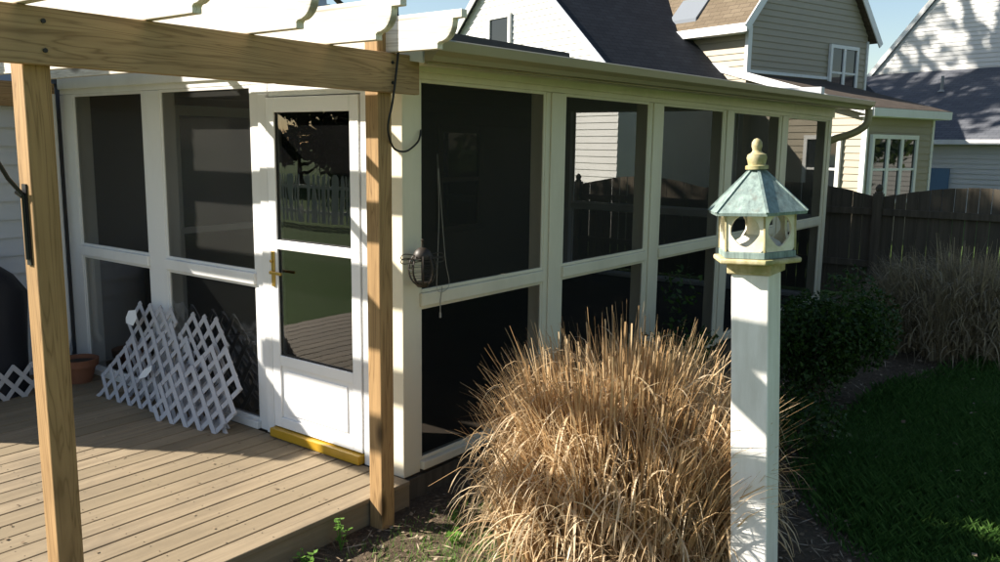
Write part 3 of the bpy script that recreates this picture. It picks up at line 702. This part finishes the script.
def weed(x, y, hh, label, seed):
    r_ = random.Random(seed); m_ = MB()
    for k in range(4):
        a = r_.uniform(0, 6.28); tip = Vector((x+.04*math.cos(a), y+.04*math.sin(a), G+hh*r_.uniform(.7, 1)))
        m_.tube([(x, y, G), tuple(tip)], [.003, .0015], 4)
        for q in range(7):
            t_ = r_.uniform(.35, 1); p = Vector((x, y, G)).lerp(tip, t_); b = r_.uniform(0, 6.28); o = Vector((math.cos(b), math.sin(b), r_.uniform(-.1, .5))).normalized(); s_ = Vector((-o.y, o.x, 0)).normalized(); L_ = r_.uniform(.022, .042)
            m_.add([p, p+o*L_*.5+s_*L_*.33, p+o*L_, p+o*L_*.5-s_*L_*.33], [(0, 1, 2, 3)])
    single('weed', m_, 'weed_leaf', label, 'weed', (x, y, G), 'weeds in the bed beside the deck')
weed(-.62, -.16, .17, 'taller leafy weed against the deck edge, nearest the middle post', 1)
weed(-.86, -.19, .10, 'small weed at the deck edge left of the taller one', 2)
weed(-1.22, -.14, .12, 'weed poking up at the bottom of the deck edge, leftmost of all', 3)
weed(-.06, -.46, .12, 'bushy weed in the soil between the middle post and the golden grass', 4)
weed(-.22, -.55, .09, 'low weed in the sunny soil just right of the middle post', 5)
weed(.02, -.72, .10, 'weed at the left foot of the golden grass mound', 6)

# lawn blades, litter
m = MB(); r_ = random.Random(21); cnt = 0
while cnt < 70000:
    x = r_.uniform(.3, 8.6); y = r_.uniform(-5.2, -1.5)
    if (inside(x, y-.18) if r_.random() < .3 else inside(x+r_.gauss(0, .08), y+r_.gauss(0, .08))) or r_.random() > 1.25-.11*x: continue
    if y < -3.2-.35*x+.5: continue
    cnt += 1; a = r_.uniform(0, 6.28); h_ = r_.uniform(.03, .085)*(1+.45*math.sin(2.3*x+1.1*y)*math.sin(1.7*y-.9*x+.5)); o = Vector((math.cos(a), math.sin(a), 0)); s_ = Vector((-o.y, o.x, 0))*.0028
    p = Vector((x, y, G)); q = p+o*h_*.25+Vector((0, 0, h_*.6)); t_ = p+o*h_*.7+Vector((0, 0, h_))
    m.add([p-s_, p+s_, q+s_*.7, t_, q-s_*.7], [(0, 1, 2, 3, 4)])
tag(struct('grass', m, 'grass_blade', 'stuff'), 'short green lawn grass in the shade at the right', 'grass')
m = MB(); r_ = random.Random(22); cnt = 0
while cnt < 8000:
    x = r_.uniform(-2.2, 7.5); y = r_.uniform(-2.4, -.09)
    if not inside(x, y) or r_.random() > 1.1-.12*max(0, x): continue
    cnt += 1; a = r_.uniform(0, 6.28); o = Vector((math.cos(a), math.sin(a), r_.uniform(-.3, .3))).normalized(); s_ = Vector((-o.y, o.x, r_.uniform(-.5, .5))).normalized()
    p = Vector((x, y, G+.012+r_.uniform(0, .012)))
    if r_.random() < .45: L_, w_ = r_.uniform(.05, .16), .0035
    else: L_, w_ = r_.uniform(.012, .04), r_.uniform(.006, .014)
    m.add([p, p+o*L_*.5+s_*w_, p+o*L_, p+o*L_*.5-s_*w_], [(0, 1, 2, 3)])
for k in range(420):
    x = r_.uniform(.8, 8); y = r_.uniform(-4.6, -1.5); a = r_.uniform(0, 6.28); L_ = r_.uniform(.015, .05); o = Vector((math.cos(a), math.sin(a), r_.uniform(-.3, .3))); s_ = Vector((-o.y, o.x, .3))*L_*.35; p = Vector((x, y, G+r_.uniform(.02, .07)))
    m.add([p, p+o*L_*.5+s_, p+o*L_, p+o*L_*.5-s_], [(0, 1, 2, 3)])
for k in range(90):
    x = r_.uniform(-2.4, -.1); y = r_.uniform(-.02, 2.6); a = r_.uniform(0, 6.28); L_ = r_.uniform(.008, .03); o = Vector((math.cos(a), math.sin(a), .1)); s_ = Vector((-o.y, o.x, .15))*L_*.35; p = Vector((x, y, .004))
    m.add([p, p+o*L_*.5+s_, p+o*L_, p+o*L_*.5-s_], [(0, 1, 2, 3)])
tag(struct('leaf_litter', m, 'litter', 'stuff'), 'dry leaf and straw litter on the soil bed, deck and lawn', 'litter')
m = MB(); r_ = random.Random(23); cnt = 0
while cnt < 3500:
    x = r_.gauss(-.2, .45); y = r_.gauss(-.75, .3)
    if not inside(x, y) or y > -.2: continue
    cnt += 1; a = r_.uniform(0, 6.28); h_ = r_.uniform(.02, .06); o = Vector((math.cos(a), math.sin(a), 0)); s_ = Vector((-o.y, o.x, 0))*.0025
    p = Vector((x, y, G)); m.add([p-s_, p+s_, p+o*h_*.5+Vector((0, 0, h_))], [(0, 1, 2)])
tag(struct('sprouting_grass', m, 'weed_leaf', 'stuff'), 'thin grass sprouting in the sunlit soil beside the golden mound', 'grass')

# ------------------------------------------------------------------ neighbours
def window(parent, plane, c, w_, h_, out, cols=1, mid=True, mat='white_trim', fw=.09):
    """plane(s, z, o); c = (s0, z0) lower left"""
    def bx(m_, s0, s1, z0_, z1_, o0, o1):
        m_.add([plane(s, z, o) for o in (o0, o1) for z in (z0_, z1_) for s in (s0, s1)], [(0, 2, 3, 1), (4, 5, 7, 6), (0, 1, 5, 4), (2, 6, 7, 3), (0, 4, 6, 2), (1, 3, 7, 5)])
    s0, zz = c; f = MB()
    bx(f, s0-fw, s0, zz-fw, zz+h_+fw, out, out+.07); bx(f, s0+w_, s0+w_+fw, zz-fw, zz+h_+fw, out, out+.07)
    bx(f, s0, s0+w_, zz+h_, zz+h_+fw, out, out+.07); bx(f, s0, s0+w_, zz-fw, zz, out, out+.07)
    cw = w_/cols
    for k in range(1, cols): bx(f, s0+k*cw-fw*.55, s0+k*cw+fw*.55, zz, zz+h_, out, out+.065)
    if mid:
        for k in range(cols): bx(f, s0+k*cw+(fw*.55 if k else 0), s0+(k+1)*cw-(fw*.55 if k < cols-1 else 0), zz+h_*.5-.025, zz+h_*.5+.025, out, out+.05)
    o = put('window', f, mat, parent, local=True)
    g_ = MB(); bx(g_, s0, s0+w_, zz, zz+h_, out+.005, out+.03); put('pane', g_, 'window_glass', o, local=True)
    return o
OX, OY, ON = 16.05, 1.81, R(-17)
N = thing('beige_house', 'beige sided neighbour house with steep gables and a low corner addition', 'house', (OX, OY, G), ON)
zg = 0 - 0
def Z(z): return z-G
front = lambda v0: (lambda s_, z, o: (s_, v0-o, Z(z)))
side = lambda u0: (lambda s_, z, o: (u0-o, s_, Z(z)))
m = MB()
lap(m, [(-.0, -.16), (2.72, -.16), (2.72, 2.62), (0, 2.62)], front(0), .15)                     # addition, shaded face
lap(m, [(0, -.16), (4.6, -.16), (4.6, 3.9), (0, 2.66)], side(-.0), .15)                         # addition, sunny face
lap(m, [(0, 2.6), (4.62, 2.6), (4.62, 4.85), (2.16, 7.9), (-.3, 4.85), (-.3, 2.6)], front(3), .15)  # gable
lap(m, [(3, 2.6), (6.5, 2.6), (6.5, 4.9), (3, 4.9)], side(-.3), .15)
lap(m, [(2.72, -.16), (4.62, -.16), (4.62, 2.7), (2.72, 2.7)], front(2.6), .15)
m.box(.03, 2.70, .03, 3, .0, Z(2.6)); m.box(-.27, 4.6, 3.03, 9, 0, Z(4.8))
put('wall', m, 'siding_beige', N, local=True)
m = MB(); lap(m, [(3.4, -.16), (11.6, -.16), (11.6, 3.35), (7.5, 6.85), (3.4, 3.35)], side(-4), .15); m.box(-3.96, -.35, 3.5, 11.5, 0, Z(3.3))
put('gable_wall', m, 'siding_white', N, local=True)
def rs(*a, th=.06):
    q = [(p[0], p[1], Z(p[2])) for p in a]; return MB().roofslab(*q, th)
put('main_roof', rs((-4.15, 3.3, 3.30), (6, 3.3, 3.30), (6, 7.5, 6.93), (-4.15, 7.5, 6.93), th=.08), 'shingle_dark', N, local=True)
put('main_roof', rs((6, 11.7, 3.30), (-4.15, 11.7, 3.30), (-4.15, 7.5, 6.93), (6, 7.5, 6.93), th=.08), 'shingle_dark', N, local=True)
rb = rs((-.62, 9, 4.72), (-.62, 2.8, 4.72), (2.16, 2.8, 8.05), (2.16, 9, 8.05), th=.06)
put('gable_roof', rb, 'shingle_brown', N, local=True)
put('gable_roof', rs((4.92, 2.8, 4.72), (4.92, 9, 4.72), (2.16, 9, 8.05), (2.16, 2.8, 8.05)), 'shingle_brown', N, local=True)
put('skylight', MB().add([(-.42+.5*a+(-.05 if 0 else 0), 4.55+.9*b, Z(4.72+(.20+.5*a)*1.136)+.1*c_) for c_ in (0, 1) for b in (0, 1) for a in (0, 1)], [(0, 2, 3, 1), (4, 5, 7, 6), (0, 1, 5, 4), (2, 6, 7, 3), (0, 4, 6, 2), (1, 3, 7, 5)]), 'skylight', N, local=True)
put('addition_roof', rs((-.32, -.32, 2.74), (2.86, -.32, 2.74), (2.86, 3.0, 3.62), (-.32, 3.0, 3.62), th=.05), 'shingle_brown_shaded', N, local=True)
put('addition_roof', rs((3.0, 2.2, 2.9), (4.8, 2.2, 2.9), (4.8, 3.0, 3.3), (3.0, 3.0, 3.3), th=.05), 'shingle_dark', N, local=True)
tr = MB()
tr.box(-.32, 2.86, -.345, -.322, Z(2.56), Z(2.73)); tr.box(-.3, 2.84, -.32, 0, Z(2.55), Z(2.57))                         # eave fascia, soffit
tr.box(2.66, 2.74, -.03, .02, 0, Z(2.56)); tr.box(-.03, .03, -.035, .08, 0, Z(2.56))                                  # corner boards
tr.prism([(-.345, -.32, Z(2.56)), (-.345, 4.4, Z(3.86)), (-.345, 4.4, Z(4.03)), (-.345, -.32, Z(2.74))], (.022, 0, 0))     # rake of the low roof
tr.box(-.66, -.62, 2.78, 9, Z(4.53), Z(4.73)); tr.box(-.62, -.3, 3.06, 9, Z(4.53), Z(4.55))                              # gable eave
tr.box(-.345, -.2, 2.965, 3.05, Z(3.6), Z(4.72)); tr.box(4.58, 4.66, 2.96, 3.05, 0, Z(4.72))
for a, b in (((-.64, 4.62), (2.16, 7.97)), ((4.94, 4.62), (2.16, 7.97))):
    tr.bar((a[0], 2.79, Z(a[1])), (b[0], 2.79, Z(b[1])), .03, .18, (0, 0, 1))
for a, b in (((3.28, 3.2), (7.5, 6.84)), ((11.72, 3.2), (7.5, 6.84))):
    tr.bar((-4.16, a[0], Z(a[1])), (-4.16, b[0], Z(b[1])), .03, .16, (0, 0, 1))
tr.bar((-.2, 2.97, Z(3.67)), (3.0, 2.97, Z(3.67)), .03, .07)
put('trim', tr, 'white_trim', N, local=True)
window(N, front(0), (.22, .78), 1.68, 1.32, .02, 3)
window(N, side(0), (.62, .78), .75, 1.3, .02, 1)
window(N, front(3), (2.98, 3.22), 1.08, 1.22, .02, 2)
window(N, side(-4), (7.45, 4.3), .8, .75, .02, 1, False)

RH = thing('white_house', 'white gabled house with grey shingle lower roof at the far right', 'house', (OX+9.44*math.cos(ON)-2*0*math.sin(ON), OY+9.44*math.sin(ON), G), ON)
m = MB()
lap(m, [(-9, -.16), (9.3, -.16), (9.3, 2.15), (-9, 2.15)], side(0), .15)
lap(m, [(-2.6, 2), (8.3, 2), (8.3, 4.5), (2.75, 10.7), (-2.6, 4.5)], side(4), .15)
m.box(.03, 10, -9, 9.3, 0, Z(2.1)); m.box(4.03, 12, -2.5, 8.0, Z(2), Z(4.5))
put('wall', m, 'siding_white', RH, local=True)
put('lower_roof', rs((-.3, 9.5, 2.2), (-.3, -9.2, 2.2), (4.0, -9.2, 4.66), (4.0, 9.5, 4.66)), 'shingle_slate', RH, local=True)
put('upper_roof', rs((3.92, 8.45, 4.4), (12, 8.45, 4.4), (12, 2.75, 10.95), (3.92, 2.75, 10.95)), 'shingle_dark', RH, local=True)
put('upper_roof', rs((12, -2.85, 4.4), (3.92, -2.85, 4.4), (3.92, 2.75, 10.95), (12, 2.75, 10.95)), 'shingle_dark', RH, local=True)
tr = MB(); tr.box(-.335, -.302, -9.2, 9.5, Z(2.06), Z(2.2)); tr.box(-.3, 0, -9.2, 9.5, Z(2.05), Z(2.07))
for a, b in (((8.46, 4.36), (2.75, 10.9)), ((-2.88, 4.36), (2.75, 10.9))): tr.bar((3.90, a[0], Z(a[1])), (3.90, b[0], Z(b[1])), .03, .16)
put('trim', tr, 'white_trim', RH, local=True)
put('shutter_panel', MB().box(-.06, -.02, 2.9, 3.7, Z(.0), Z(1.33)), 'blue_panel', RH, local=True)
put('vent_pipe', MB().tube([(2.6, 4.75, Z(3.8)), (2.6, 4.75, Z(4.35))], .05, 10).tube([(2.6, 4.75, Z(3.82)), (2.6, 4.75, Z(3.90))], [.14, .06], 10), 'stone_grey', RH, local=True)

# ------------------------------------------------------------------ trees
def tree(label, x, y, hh, cr, n, size, mat, seed, group, trunk_h=.35):
    r_ = random.Random(seed); T = thing('leafy_tree', label, 'tree', (x, y, G), 0, group)
    tb = MB(); tb.tube([(x, y, G-.1), (x+.05, y, G+hh*trunk_h*.5), (x-.05, y+.08, G+hh*trunk_h), (x, y, G+hh*.8)], [hh*.028, hh*.02, hh*.016, hh*.005], 10)
    m_ = MB()
    for k in range(13):
        a = r_.uniform(0, 6.28); e = r_.uniform(.1, 1.0); zz = G+hh*r_.uniform(trunk_h, .92); l_ = cr*r_.uniform(.45, .95)*(1-.5*abs((zz-G)/hh-.6))
        q = Vector((x+l_*math.cos(a), y+l_*math.sin(a), zz+l_*.25))
        st0 = Vector((x, y, G+max(hh*trunk_h*.85, (zz-G)*.78))); mid = st0.lerp(q, .5)+Vector((0, 0, l_*.1))
        tb.tube([st0, mid, q], [hh*.010, hh*.006, hh*.002], 6)
        leafcloud(m_, r_, q.x, q.y, q.z, cr*.42, cr*.42, cr*.33, n//13, size, 7)
    put('trunk', tb, 'bark', T, smooth=60); put('crown', m_, mat, T)
tree('tall light green tree rising behind the white gable', 20.0, 20.6, 16.0, 4.4, 9000, .34, 'tree_leaf', 31, None)
tree('very tall thin crowned tree behind the light green one', 19.0, 19.2, 26.0, 5.6, 5200, .5, 'tree_leaf', 33, None, .52)
tree('broad unseen tree added behind the house roof to shade the fence', 2.9, 9.2, 13.0, 3.5, 9000, .24, 'tree_leaf_dark', 34, None, .45)  # added out of sight to block the sun from the fence
tree('bushy unseen tree added behind the porch roof to shade the far fence', 5.6, 9.2, 7.0, 2.4, 5000, .22, 'tree_leaf_dark', 35, None, .2)  # also added, keeps sun off the fence seen through the porch
for i, (x, y, hh) in enumerate(((-24, 17, 7.5), (-25, 22, 8.5), (-24, 26.5, 9), (-25, 31, 8), (-24, 36, 9), (-26, 41, 8))):
    tree('dark tree beyond the picket fence, mirrored in the door glass', x, y, hh, 3.8, 4500, .55, 'tree_leaf_dark', 40+i, 'trees mirrored in the door glass', .06)
for i, (x, y, hh) in enumerate(((9.5, -13, 10), (17, -14, 11), (2, -11, 9), (19.6, -5.8, 6.0))):  # added outside the view for green window reflections and a darker yard
    tree('green unseen tree added at the right to tint the neighbour windows and darken the yard', x, y, hh, 4.0, 3500, .34, 'tree_leaf', 60+i, 'added trees at the right of the yard', .25)
PF = thing('picket_fence', 'pale picket fence mirrored in the glass of the porch door', 'fence', (-10.7, 14, G))
m = MB()
y = 4.0
while y < 26:
    m.prism([(-10.7, y-.05, G+.06), (-10.7, y+.05, G+.06), (-10.7, y+.05, 1.02), (-10.7, y, 1.10), (-10.7, y-.05, 1.02)], (-.02, 0, 0)); y += .20
put('pickets', m, 'picket', PF); [put('rail', MB().box(-10.76, -10.721, 4, 26, q0, q0+.08), 'picket', PF) for q0 in (.12, .74)]
